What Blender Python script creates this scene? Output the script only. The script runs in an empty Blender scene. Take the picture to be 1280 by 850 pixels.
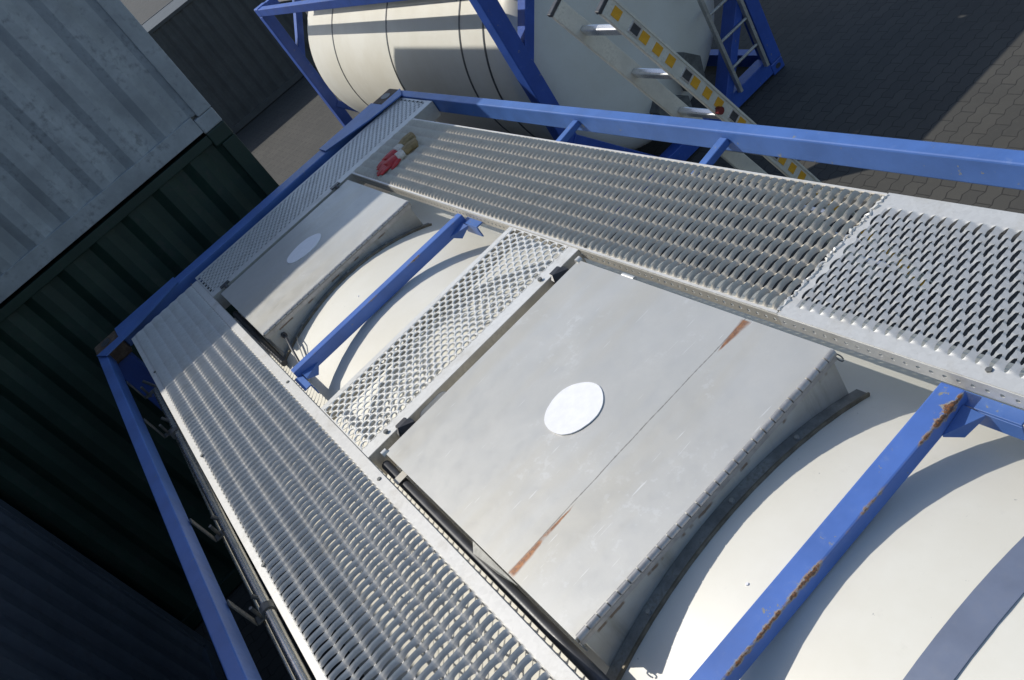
import bpy, bmesh, math, random
from mathutils import Vector, Matrix
R_ = math.radians
random.seed(7)
S = bpy.context.scene
C = S.collection

# ------------------------------------------------------------------ camera
CAM = (5.43046, -0.47943, 4.13908)
ROWS = ((0.50900658, 0.69350851, -0.50986101),
        (0.27544722, -0.69242326, -0.66684246),
        (-0.81550054, 0.1989874, -0.54347298))          # right, down, forward
cd = bpy.data.cameras.new('camera')
cd.sensor_width = 36; cd.lens = 30.326; cd.clip_start = 0.02; cd.clip_end = 2000
cam = bpy.data.objects.new('camera', cd); C.objects.link(cam)
r, d, f = [Vector(v).normalized() for v in ROWS]
m = Matrix((r, -d, -f)).transposed().to_4x4(); m.translation = CAM
cam.matrix_world = m
S.camera = cam

# ------------------------------------------------------------------ light
LIGHT = Vector((0.80, 0.52, -1.0)).normalized()          # the way sunlight travels
elev = math.asin(-LIGHT.z); az = math.atan2(-LIGHT.x, -LIGHT.y)
w = bpy.data.worlds.new('World'); S.world = w; w.use_nodes = True
nt = w.node_tree; bg = nt.nodes['Background']
sky = nt.nodes.new('ShaderNodeTexSky'); sky.sky_type = 'NISHITA'
sky.sun_disc = False; sky.sun_elevation = elev; sky.sun_rotation = az
nt.links.new(sky.outputs[0], bg.inputs[0]); bg.inputs[1].default_value = 0.14
sl = bpy.data.lights.new('sun', 'SUN'); sl.energy = 3.75; sl.angle = R_(0.5); sl.color = (1, 0.955, 0.87)
so = bpy.data.objects.new('sun', sl); C.objects.link(so); so.location = (-20, -13, 25)
so.rotation_euler = LIGHT.to_track_quat('-Z', 'Y').to_euler()
S.view_settings.view_transform = 'Standard'; S.view_settings.look = 'None'
S.view_settings.exposure = 0.0; S.view_settings.gamma = 1.0

# ------------------------------------------------------------------ materials
class N:
    """small node helper"""
    def __init__(s, name):
        s.m = bpy.data.materials.new(name); s.m.use_nodes = True
        s.t = s.m.node_tree; s.b = s.t.nodes['Principled BSDF']
        s.co = s.t.nodes.new('ShaderNodeTexCoord').outputs['Object']
    def n(s, t, **k):
        x = s.t.nodes.new(t)
        for a, v in k.items(): setattr(x, a, v)
        return x
    def link(s, a, b): s.t.links.new(a, b)
    def val(s, sock, v):
        if isinstance(v, (int, float)): sock.default_value = v
        elif isinstance(v, tuple): sock.default_value = v if len(v) != 3 or sock.type == 'VECTOR' else (*v, 1)
        else: s.link(v, sock)
    def math(s, op, a, b=0.0, c=None):
        x = s.n('ShaderNodeMath', operation=op); s.val(x.inputs[0], a); s.val(x.inputs[1], b)
        if c is not None: s.val(x.inputs[2], c)
        return x.outputs[0]
    def noise(s, scale, detail=5, rough=0.6, vec=None, sc=None):
        x = s.n('ShaderNodeTexNoise'); x.inputs['Scale'].default_value = scale
        x.inputs['Detail'].default_value = detail; x.inputs['Roughness'].default_value = rough
        v = vec or s.co
        if sc:
            mp = s.n('ShaderNodeMapping'); mp.inputs['Scale'].default_value = sc; s.link(v, mp.inputs[0]); v = mp.outputs[0]
        s.link(v, x.inputs['Vector']); return x.outputs['Fac']
    def ramp(s, fac, lo, hi):
        x = s.n('ShaderNodeMapRange'); x.interpolation_type = 'SMOOTHSTEP'
        s.val(x.inputs[0], fac); x.inputs[1].default_value = lo; x.inputs[2].default_value = hi
        return x.outputs[0]
    def mix(s, fac, a, b):
        x = s.n('ShaderNodeMix', data_type='RGBA'); s.val(x.inputs[0], fac); s.val(x.inputs[6], a); s.val(x.inputs[7], b)
        return x.outputs[2]
    def xyz(s):
        x = s.n('ShaderNodeSeparateXYZ'); s.link(s.co, x.inputs[0]); return x.outputs
    def out(s, color=None, rough=None, metal=None, bump=None, bs=0.2, bd=0.002):
        if color is not None: s.val(s.b.inputs['Base Color'], color)
        if rough is not None: s.val(s.b.inputs['Roughness'], rough)
        if metal is not None: s.val(s.b.inputs['Metallic'], metal)
        if bump is not None:
            x = s.n('ShaderNodeBump'); x.inputs['Strength'].default_value = bs; x.inputs['Distance'].default_value = bd
            s.link(bump, x.inputs['Height']); s.link(x.outputs[0], s.b.inputs['Normal'])
        return s.m

def mat_plain(name, col, rough=0.5, metal=0.0, var=0.25, scale=6, dirt=None, dirt_amt=0.5):
    k = N(name); n1 = k.noise(scale, 6, 0.65); n2 = k.noise(scale * 9, 4, 0.6)
    lo = tuple(c * (1 - var) for c in col); hi = tuple(min(1, c * (1 + var * 0.6)) for c in col)
    c = k.mix(k.ramp(n1, 0.3, 0.7), lo, hi)
    if dirt:
        c = k.mix(k.math('MULTIPLY', k.ramp(k.math('ADD', k.math('MULTIPLY', n1, 0.5), k.math('MULTIPLY', n2, 0.5)), 0.5, 0.68), dirt_amt), c, dirt)
    rg = k.math('ADD', k.math('MULTIPLY', n2, 0.25), rough - 0.12)
    return k.out(c, rg, metal, n2, 0.12, 0.001)

def mat_zinc(name, col=(0.60, 0.60, 0.58), metal=0.45, rough=0.42):
    k = N(name)
    v = k.n('ShaderNodeTexVoronoi'); v.inputs['Scale'].default_value = 90; k.link(k.co, v.inputs['Vector'])
    n1 = k.noise(7, 6, 0.7); n2 = k.noise(60, 4, 0.6)
    c = k.mix(v.outputs['Color'], tuple(x * 0.93 for x in col), tuple(x * 1.05 for x in col))
    c = k.mix(k.math('MULTIPLY', k.ramp(n1, 0.48, 0.75), 0.45), c, (0.36, 0.33, 0.27))
    c = k.mix(k.math('MULTIPLY', k.ramp(n2, 0.62, 0.78), 0.35), c, (0.30, 0.27, 0.22))
    return k.out(c, k.math('ADD', k.math('MULTIPLY', n1, 0.3), rough - 0.12), metal, n2, 0.1, 0.001)

def mat_lid(name, seam_x, spots):
    """dull aluminium sheet: stains, scratches, a weld line across and rust runs along it"""
    k = N(name); x, y, z = k.xyz()
    n1 = k.noise(2.6, 6, 0.65); n2 = k.noise(14, 6, 0.7); n3 = k.noise(110, 3, 0.6); n4 = k.noise(5, 4, 0.6, sc=(1, 0.18, 1))
    c = k.mix(k.ramp(n1, 0.3, 0.7), (0.50, 0.495, 0.465), (0.55, 0.545, 0.515))
    c = k.mix(k.math('MULTIPLY', k.ramp(n4, 0.46, 0.68), 0.4), c, (0.50, 0.465, 0.38))
    c = k.mix(k.math('MULTIPLY', k.ramp(n2, 0.50, 0.72), 0.3), c, (0.44, 0.44, 0.43))
    wht = k.math('MULTIPLY', k.ramp(k.noise(30, 5, 0.7), 0.54, 0.63), k.ramp(k.noise(3.3, 3, 0.5), 0.50, 0.62))
    c = k.mix(k.math('MULTIPLY', wht, 0.22), c, (0.74, 0.75, 0.75))
    # fine scratches: thin stretched noise turned a little
    mp = k.n('ShaderNodeMapping'); mp.inputs['Rotation'].default_value = (0, 0, 0.5); mp.inputs['Scale'].default_value = (150, 9, 1)
    k.link(k.co, mp.inputs[0]); ns = k.noise(1.0, 2, 0.5, vec=mp.outputs[0])
    c = k.mix(k.math('MULTIPLY', k.ramp(ns, 0.69, 0.76), 0.75), c, (0.72, 0.72, 0.70))
    if seam_x is not None:
        d = k.math('ABSOLUTE', k.math('SUBTRACT', x, seam_x))
        wob = k.math('MULTIPLY', k.math('SUBTRACT', n3, 0.5), 0.004)
        line = k.math('SUBTRACT', 1.0, k.ramp(k.math('ADD', d, wob), 0.0006, 0.0026))
        c = k.mix(k.math('MULTIPLY', line, 0.75), c, (0.16, 0.15, 0.13))
    for sy0, sy1, wid in spots:                            # rust runs: widest at sy0, a point at sy1
        t = k.math('DIVIDE', k.math('SUBTRACT', y, sy0), sy1 - sy0)
        ins = k.math('MULTIPLY', k.ramp(t, -0.02, 0.03), k.math('SUBTRACT', 1.0, k.ramp(t, 0.8, 1.0)))
        hw = k.math('MULTIPLY', k.math('SUBTRACT', 1.06, t), wid)
        dd = k.math('ABSOLUTE', k.math('SUBTRACT', k.math('SUBTRACT', x, seam_x + 0.008), k.math('MULTIPLY', k.math('SUBTRACT', n2, 0.5), 0.012)))
        cov = k.math('SUBTRACT', 1.0, k.ramp(k.math('DIVIDE', dd, hw), 0.35, 1.15))
        cov = k.math('MULTIPLY', k.math('MULTIPLY', cov, ins), k.ramp(n2, 0.22, 0.5))
        rc = k.mix(k.ramp(n3, 0.35, 0.65), (0.36, 0.15, 0.05), (0.20, 0.09, 0.045))
        c = k.mix(k.math('MULTIPLY', cov, 0.92), c, rc)
    return k.out(c, k.math('ADD', k.math('MULTIPLY', n2, 0.3), 0.30), 0.38, k.math('ADD', n1, k.math('MULTIPLY', n3, 0.05)), 0.12, 0.004)

def mat_blue(name, col=(0.066, 0.150, 0.41), rust=None, rust_x=0.0, rust_z=0.0, rough=0.42):
    """blue frame paint; rust = list of (y, half length, depth): chips along one long edge"""
    k = N(name); x, y, z = k.xyz()
    n1 = k.noise(5, 5, 0.6); n2 = k.noise(38, 6, 0.7); n3 = k.noise(150, 3, 0.6)
    c = k.mix(k.ramp(n1, 0.3, 0.7), tuple(v * 0.88 for v in col), tuple(v * 1.12 for v in col))
    c = k.mix(k.math('MULTIPLY', k.ramp(n2, 0.56, 0.74), 0.3), c, (0.16, 0.24, 0.44))
    chip = k.ramp(k.noise(21, 6, 0.75), 0.655, 0.67)
    c = k.mix(k.math('MULTIPLY', chip, 0.85), c, (0.27, 0.25, 0.14))
    bumpv = n2
    if rust:
        d = k.math('ADD', k.math('ABSOLUTE', k.math('SUBTRACT', x, rust_x)), k.math('ABSOLUTE', k.math('SUBTRACT', z, rust_z)))
        reach = k.math('MULTIPLY', k.ramp(k.noise(9, 6, 0.7, sc=(0.3, 1, 0.3)), 0.5, 0.8), 0.006)
        for yy, hl, dep in rust:
            g = k.math('SUBTRACT', 1.0, k.ramp(k.math('ABSOLUTE', k.math('SUBTRACT', y, yy)), hl * 0.35, hl))
            reach = k.math('ADD', reach, k.math('MULTIPLY', g, dep))
        reach = k.math('MULTIPLY', reach, k.math('ADD', k.math('MULTIPLY', n2, 5.0), -1.75))
        rim = k.math('SUBTRACT', 1.0, k.ramp(k.math('SUBTRACT', d, reach), 0.0, 0.004))
        core = k.math('SUBTRACT', 1.0, k.ramp(k.math('SUBTRACT', k.math('MULTIPLY', d, 1.5), reach), 0.0, 0.002))
        c = k.mix(k.math('MULTIPLY', rim, 0.85), c, k.mix(k.ramp(n3, 0.4, 0.6), (0.30, 0.30, 0.24), (0.33, 0.20, 0.07)))
        c = k.mix(core, c, k.mix(k.ramp(n3, 0.4, 0.62), (0.24, 0.095, 0.03), (0.075, 0.05, 0.038)))
        bumpv = k.math('SUBTRACT', n2, core)
    return k.out(c, k.math('ADD', k.math('MULTIPLY', n2, 0.3), rough - 0.14), 0.0, bumpv, 0.22, 0.0012)

def mat_white(name, seams=False):
    k = N(name); x, y, z = k.xyz()
    n1 = k.noise(1.7, 6, 0.65); n2 = k.noise(24, 6, 0.7); n3 = k.noise(240, 2, 0.5)
    c = k.mix(k.ramp(n1, 0.3, 0.7), (0.71, 0.68, 0.585), (0.775, 0.755, 0.675))
    c = k.mix(k.math('MULTIPLY', k.ramp(n2, 0.58, 0.78), 0.2), c, (0.5, 0.48, 0.42))
    sp = k.ramp(k.noise(60, 2, 0.5), 0.76, 0.79)
    c = k.mix(k.math('MULTIPLY', sp, 0.6), c, (0.3, 0.29, 0.27))
    return k.out(c, 0.45, 0.0, n3, 0.05, 0.0006)

def mat_pavers():
    k = N('concrete_pavers')
    geo = k.n('ShaderNodeNewGeometry').outputs['Position']
    sp = k.n('ShaderNodeSeparateXYZ'); k.link(geo, sp.inputs[0])
    wave = k.math('MULTIPLY', k.math('PINGPONG', k.math('ADD', sp.outputs[1], 100.0), 0.056), 0.36)
    xx = k.math('ADD', sp.outputs[0], wave)
    cb = k.n('ShaderNodeCombineXYZ'); k.link(sp.outputs[1], cb.inputs[0]); k.link(xx, cb.inputs[1])
    br = k.n('ShaderNodeTexBrick'); k.link(cb.outputs[0], br.inputs['Vector'])
    br.inputs['Scale'].default_value = 1; br.inputs['Brick Width'].default_value = 0.225; br.inputs['Row Height'].default_value = 0.1125
    br.inputs['Mortar Size'].default_value = 0.005; br.inputs['Mortar Smooth'].default_value = 0.3
    br.inputs['Color1'].default_value = (0.064, 0.061, 0.053, 1); br.inputs['Color2'].default_value = (0.050, 0.048, 0.043, 1)
    br.inputs['Mortar'].default_value = (0.022, 0.020, 0.018, 1)
    n1 = k.noise(0.5, 6, 0.65, vec=geo); n2 = k.noise(26, 6, 0.7, vec=geo)
    c = k.mix(k.math('MULTIPLY', k.ramp(n1, 0.4, 0.68), 0.55), br.outputs['Color'], (0.036, 0.035, 0.030))
    c = k.mix(k.math('MULTIPLY', k.ramp(n2, 0.5, 0.75), 0.35), c, (0.080, 0.076, 0.062))
    return k.out(c, 0.85, 0, k.math('ADD', k.math('MULTIPLY', br.outputs['Fac'], -1.0), k.math('MULTIPLY', n2, 0.3)), 0.5, 0.004)

M = {}
M['zinc'] = mat_zinc('galvanised_sheet', (0.60, 0.60, 0.58), 0.3, 0.45)
M['zinc_worn'] = mat_zinc('galvanised_sheet_worn', (0.50, 0.475, 0.42), 0.15, 0.5)
M['zinc_grey'] = mat_zinc('galvanised_sheet_grey', (0.64, 0.63, 0.60), 0.2, 0.45)
M['zinc_dull'] = mat_zinc('galvanised_sheet_dull', (0.50, 0.48, 0.43), 0.3, 0.5)
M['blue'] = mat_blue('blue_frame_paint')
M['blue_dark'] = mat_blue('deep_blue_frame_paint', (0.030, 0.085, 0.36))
M['white'] = mat_white('white_tank_cladding')
M['steel'] = mat_plain('dull_steel', (0.46, 0.45, 0.41), 0.45, 0.4, 0.3, 9, (0.13, 0.105, 0.075), 0.7)
M['hinge'] = mat_plain('hinge_steel', (0.40, 0.39, 0.38), 0.4, 0.5, 0.2, 30)
def mat_box():
    k = N('weathered_box_steel'); x, y, z = k.xyz(); n1 = k.noise(6, 6, 0.65); n2 = k.noise(40, 5, 0.7)
    c = k.mix(k.ramp(n1, 0.3, 0.7), (0.44, 0.42, 0.36), (0.52, 0.51, 0.46))
    run = k.math('MULTIPLY', k.ramp(k.noise(4, 5, 0.7, sc=(1, 3.5, 0.35)), 0.5, 0.7), 0.5)
    c = k.mix(run, c, (0.27, 0.24, 0.17))
    zz = k.math('ABSOLUTE', k.math('SUBTRACT', z, k.math('ADD', 0.045, k.math('MULTIPLY', n2, 0.012))))
    band = k.math('MULTIPLY', k.math('SUBTRACT', 1.0, k.ramp(zz, 0.003, 0.007)), k.ramp(k.noise(11, 3, 0.6, sc=(0.1, 1, 0.02)), 0.5, 0.56))
    c = k.mix(k.math('MULTIPLY', band, 0.8), c, (0.16, 0.09, 0.045))
    return k.out(c, k.math('ADD', k.math('MULTIPLY', n2, 0.25), 0.4), 0.2, n2, 0.12, 0.001)
M['box'] = mat_box()
M['flange'] = mat_plain('stained_flange', (0.28, 0.285, 0.27), 0.5, 0.2, 0.4, 12, (0.14, 0.12, 0.08), 0.5)
M['lip'] = mat_plain('tan_stained_lip', (0.62, 0.57, 0.48), 0.45, 0.2, 0.2, 8, (0.30, 0.26, 0.2), 0.4)
M['dark'] = mat_plain('hole_backing_black', (0.02, 0.02, 0.02), 0.7, 0, 0.3, 10)  # near-black for the added sheet that darkens the end walkway's holes
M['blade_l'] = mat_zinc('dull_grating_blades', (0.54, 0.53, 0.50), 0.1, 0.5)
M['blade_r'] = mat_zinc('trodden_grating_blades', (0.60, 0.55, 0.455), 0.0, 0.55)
M['zinc_pale'] = mat_zinc('bright_pale_zinc', (0.74, 0.73, 0.69), 0.25, 0.38)
M['rim'] = mat_plain('brown_stained_edge', (0.20, 0.17, 0.12), 0.6, 0.2, 0.35, 20)
M['steel_dark'] = mat_plain('stained_steel', (0.17, 0.175, 0.17), 0.5, 0.3, 0.4, 12, (0.13, 0.10, 0.065), 0.6)
M['chrome'] = mat_plain('bright_pipe', (0.55, 0.54, 0.50), 0.25, 0.9, 0.2, 8, (0.2, 0.15, 0.1), 0.3)
M['rubber'] = mat_plain('black_rubber', (0.05, 0.052, 0.058), 0.4, 0, 0.3, 20)
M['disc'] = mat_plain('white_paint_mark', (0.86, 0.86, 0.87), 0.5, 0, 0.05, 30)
M['strap'] = mat_plain('blue_grey_strap', (0.175, 0.205, 0.28), 0.35, 0.1, 0.15, 5, (0.2, 0.22, 0.27), 0.35)
M['rusty'] = mat_plain('rusty_casting', (0.13, 0.085, 0.055), 0.75, 0.1, 0.4, 25, (0.16, 0.13, 0.07), 0.8)
M['pavers'] = mat_pavers()

# ------------------------------------------------------------------ mesh helpers
def box(bm, x0, x1, y0, y1, z0, z1, bev=0.0, rot=None, seg=2):
    t = bmesh.new(); bmesh.ops.create_cube(t, size=1)
    for v in t.verts: v.co = Vector(((x0 + x1) / 2 + v.co.x * (x1 - x0), (y0 + y1) / 2 + v.co.y * (y1 - y0), (z0 + z1) / 2 + v.co.z * (z1 - z0)))
    if bev: bmesh.ops.bevel(t, geom=t.edges[:], offset=bev, segments=seg, profile=0.5, affect='EDGES')
    merge(bm, t, rot)
def merge(bm, t, mat=None):
    if mat is not None: bmesh.ops.transform(t, matrix=mat, verts=t.verts[:])
    me = bpy.data.meshes.new('tmp'); t.to_mesh(me); t.free(); bm.from_mesh(me); bpy.data.meshes.remove(me)
def tube(bm, pts, rad, seg=12, cap=True, squash=None):
    """round bar through points; rad number or list"""
    pts = [Vector(p) for p in pts]; rings = []
    rr = rad if isinstance(rad, (list, tuple)) else [rad] * len(pts)
    for i, p in enumerate(pts):
        a = pts[max(i - 1, 0)]; b = pts[min(i + 1, len(pts) - 1)]
        t = (b - a).normalized(); up = Vector((0, 0, 1)) if abs(t.z) < 0.95 else Vector((1, 0, 0))
        u = t.cross(up).normalized(); v = u.cross(t).normalized()
        rings.append([bm.verts.new(p + (u * math.cos(q) + v * math.sin(q) * (squash or 1)) * rr[i]) for q in [2 * math.pi * j / seg for j in range(seg)]])
    for a, b in zip(rings, rings[1:]):
        for j in range(seg): bm.faces.new((a[j], a[(j + 1) % seg], b[(j + 1) % seg], b[j]))
    if cap:
        bm.faces.new(rings[0][::-1]); bm.faces.new(rings[-1])
def prism(bm, poly, ext):
    """polygon (3D points) swept along vector ext"""
    e = Vector(ext); a = [bm.verts.new(Vector(p)) for p in poly]; b = [bm.verts.new(Vector(p) + e) for p in poly]
    n = len(a); bm.faces.new(a); bm.faces.new(b[::-1])
    for i in range(n): bm.faces.new((a[i], b[i], b[(i + 1) % n], a[(i + 1) % n]))
def bar(bm, a, b, w, h, bev=0.004, up=(0, 0, 1)):
    """rectangular bar from a to b, width w (sideways) and height h (up)"""
    a, b = Vector(a), Vector(b); t = (b - a); L = t.length; t.normalize()
    s = t.cross(Vector(up)).normalized(); u = s.cross(t).normalized()
    mt = Matrix((t, s, u)).transposed().to_4x4(); mt.translation = (a + b) / 2
    box(bm, -L / 2, L / 2, -w / 2, w / 2, -h / 2, h / 2, bev, mt)

def thing(name, label, cat, loc, group=None):
    o = bpy.data.objects.new(name, None); o.empty_display_size = 0.2; C.objects.link(o); o.location = loc
    o['label'] = label; o['category'] = cat
    if group: o['group'] = group
    return o
def wloc(o):
    v = Vector(o.location)
    while o.parent: o = o.parent; v += Vector(o.location)
    return v
def obj(name, bm, mat, parent=None, smooth=False, label=None, center=None):
    """link bm (world coordinates) as one mesh object whose origin is its middle"""
    bmesh.ops.recalc_face_normals(bm, faces=bm.faces[:])
    me = bpy.data.meshes.new(name)
    if center is None:
        lo = Vector([min(v.co[i] for v in bm.verts) for i in range(3)]); hi = Vector([max(v.co[i] for v in bm.verts) for i in range(3)])
        center = (lo + hi) / 2
    center = Vector(center)
    bmesh.ops.translate(bm, vec=-center, verts=bm.verts[:]); bm.to_mesh(me); bm.free()
    me.materials.append(mat)
    if smooth:
        me.polygons.foreach_set('use_smooth', [True] * len(me.polygons))
        try: me.set_sharp_from_angle(angle=R_(38))
        except Exception: pass
    o = bpy.data.objects.new(name, me); C.objects.link(o)
    if parent: o.parent = parent; o.location = center - wloc(parent)
    else: o.location = center
    if label: o['label'] = label
    return o
def B(): return bmesh.new()

# ------------------------------------------------------------------ ground
bm = B()
vs = [bm.verts.new(p) for p in ((-400, -400, 0), (400, -400, 0), (400, 400, 0), (-400, 400, 0))]; bm.faces.new(vs)
g = obj('ground', bm, M['pavers']); g['kind'] = 'structure'

# ------------------------------------------------------------------ corner casting, shared
def casting_bm(cx, cy, cz, sx, sy):
    """ISO corner block with the oval openings sunk in top and faces; cx.. = outer corner, sx, sy point inwards, cz = bottom"""
    bm = B()
    box(bm, min(cx, cx + sx * 0.178), max(cx, cx + sx * 0.178), min(cy, cy + sy * 0.162), max(cy, cy + sy * 0.162), cz, cz + 0.118, 0.012)
    return bm
def oval_plate(x, y, z, rx, ry, nrm):
    bm = B(); pts = []
    for i in range(24):
        a = 2 * math.pi * i / 24; u, v = rx * math.cos(a), ry * math.sin(a)
        pts.append({'x': (x, y + u, z + v), 'y': (x + u, y, z + v), 'z': (x + u, y + v, z)}[nrm])
    prism(bm, pts, {'x': (0.004, 0, 0), 'y': (0, 0.004, 0), 'z': (0, 0, 0.004)}[nrm]); return bm

# ------------------------------------------------------------------ grip grating
def grating(u0, u1, vlist, half, p, sa, sb, ga, gb, lift, z0, v_end, per=0.0592, flat_u=None, fl=0.0046):
    """slit and pressed non-slip sheet: full slots in step with each other (A), half-step slots between them (B).
    sa, sb = how steeply the strands of either kind are pressed; ga, gb = how far their slots are opened; lift = A strands up, B strands down."""
    bm = B()
    va, vb = vlist; lo, hi = va - half - 0.001, vb + half + 0.001
    n = int(round((vb - va) / per)); step = (vb - va) / n
    ns = n * 16 + 10
    vv = [lo + (hi - lo) * i / ns for i in range(ns + 1)]
    hp = p / 2; nr = int(round((u1 - u0) / hp))
    def sm(t): t = max(0, min(1, t)); return t * t * (3 - 2 * t)
    rows = []; b0 = step / 2 - half
    for v in vv:
        t = (v - va) / step; dA = abs(t - round(t)) * step
        if t < 0: dA = abs(va - v)
        if t > n: dA = abs(v - vb)
        wB = sm((dA - b0) / max(half - b0, 1e-4)); inside = va <= v <= vb
        if not inside: wB = 0.0
        env = sm(min(v - lo, hi - v) / 0.012)
        LA = max(0, 1 - (dA / half) ** 2) ** 0.6 if dA < half else 0
        dB = step / 2 - dA if inside else 9
        LB = max(0, 1 - (dB / half) ** 2) ** 0.6 if dB < half else 0
        up = lift * math.cos(math.pi * min(1, dA / (step / 2))) if inside else lift * math.cos(math.pi / 2 * min(1, dA / half))
        land = sm((0.0085 - (step / 2 - dA)) / 0.003) if inside else 0.0
        rows.append((v, wB, env, LA, LB, up, land))
    jr = random.Random(3); QS = (0.0, 0.2, 0.5, 0.8, 1.0)
    for i in range(nr):
        ua = u0 + i * hp; ub = ua + hp; even = i % 2 == 0; prev = None; jj = jr.uniform(0.9, 1.1)
        end = 0 if i in (0, nr - 1) else 1
        for (v, wB, env, LA, LB, up, land) in rows:
            if even: la, gl, lb, gr = LA, ga, LB, gb
            else: la, gl, lb, gr = LB, gb, LA, ga
            if i == 0: la = 0
            if i == nr - 1: lb = 0
            xa = ua + gl * 0.35 * la; xb = ub - gr * 0.65 * lb; ring = []
            for q in QS:
                x = xa + (xb - xa) * q
                uA = (x - ua) / p + (0 if even else 0.5); uB = (x - ua) / p + (0.5 if even else 0)
                h = 0.5 - uB; k = fl / p                              # a small flat land in the middle of each B strand
                zb = sb * p * h; zl_ = sb * p * math.copysign(max(0.0, abs(h) - k), h) + (-0.25 * p * max(-k, min(k, h)))
                zb = zb + (zl_ - zb) * land
                z = ((1 - wB) * sa * p * (0.5 - uA) + wB * zb + up) * env * end
                ring.append((x, v, z0 + (z * jj if la * lb else z)))
            cur = [bm.verts.new(c) for c in ring]
            if prev:
                for q in range(len(QS) - 1): bm.faces.new((prev[q], prev[q + 1], cur[q + 1], cur[q]))
            prev = cur
    bmesh.ops.remove_doubles(bm, verts=bm.verts[:], dist=0.00015)
    def flat(a0, a1, b0_, b1_): bm.faces.new([bm.verts.new(c) for c in ((a0, b0_, z0), (a1, b0_, z0), (a1, b1_, z0), (a0, b1_, z0))])
    fu0, fu1 = flat_u if flat_u else (u0, u1); ue = u0 + nr * hp
    flat(fu0, fu1, v_end[0], lo); flat(fu0, fu1, hi, v_end[1])
    if fu0 < u0 - 1e-4: flat(fu0, u0, lo, hi)
    if fu1 > ue + 1e-4: flat(ue, fu1, lo, hi)
    return bm
def blade_grating(u0, u1, v0, v1, nb, p, dz, bw, bw2, land, arch, z0, v_end, flat_u):
    """worn safety grating: rows of slanting blades, joined by small flat bridges where two rows of slots meet"""
    bm = B(); per = (v1 - v0) / nb; K = 18
    def sm(t): t = max(0.0, min(1.0, t)); return t * t * (3 - 2 * t)
    ts = [0.0, land / per] + [land / per + (1 - 2 * land / per) * k / K for k in range(1, K)] + [1 - land / per]
    vv = [(v0 + per * (b + t), t, b) for b in range(nb) for t in ts] + [(v1, 1.0, nb - 1)]
    nr = int((u1 - u0) / p); jr = random.Random(11); zh, zl = dz / 2, -dz / 2
    wob = [[jr.uniform(0.8, 1.2) for _ in range(nb)] for _ in range(nr)]
    tip = [jr.uniform(0.92, 1.08) for _ in range(nr)]
    for i in range(nr):
        ua = u0 + i * p; prev = None; pl = False
        for v, t, b in vv:
            dl = min(t, 1 - t) * per                              # distance to the nearest bridge
            half = 0.5 - land / per
            L = max(0.0, 1 - ((t - 0.5) / half) ** 2) ** 0.5 if abs(t - 0.5) < half else 0.0
            on = dl <= land + 1e-6
            edge = sm(min(v - v0, v1 - v) / 0.012)                # blades die out into the plain flange
            rise = arch * math.sin(math.pi * t) * wob[i][b]
            xa = ua + 0.004 * L; xb = ua + bw - (bw - bw2 - 0.004) * L
            if i == 0: xa = ua
            pts = [(xa, zh), (xa + (xb - xa) * 0.45, zh * 0.25), (xb, zl), (xb + (ua + p - xb) * 0.55, zl * 0.1), (ua + p, zh)]
            cur = [bm.verts.new((x, v, z0 + (z * tip[i] if 0 < k < 4 else z) * edge + rise * edge)) for k, (x, z) in enumerate(pts)]
            if prev:
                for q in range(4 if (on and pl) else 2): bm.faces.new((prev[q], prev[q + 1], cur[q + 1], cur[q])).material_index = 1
            prev = cur; pl = on
    loose = [v for v in bm.verts if not v.link_faces]
    bmesh.ops.delete(bm, geom=loose, context='VERTS')
    bmesh.ops.remove_doubles(bm, verts=bm.verts[:], dist=0.0003)
    def flat(a0, a1, b0_, b1_): bm.faces.new([bm.verts.new(c) for c in ((a0, b0_, z0), (a1, b0_, z0), (a1, b1_, z0), (a0, b1_, z0))])
    ue = u0 + nr * p
    if v0 - v_end[0] > 0.001: flat(flat_u[0], flat_u[1], v_end[0], v0)
    if v_end[1] - v1 > 0.001: flat(flat_u[0], flat_u[1], v1, v_end[1])
    flat(flat_u[0], u0, v0, v1)
    if flat_u[1] > ue + 1e-4: flat(ue, flat_u[1], v0, v1)
    return bm
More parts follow.
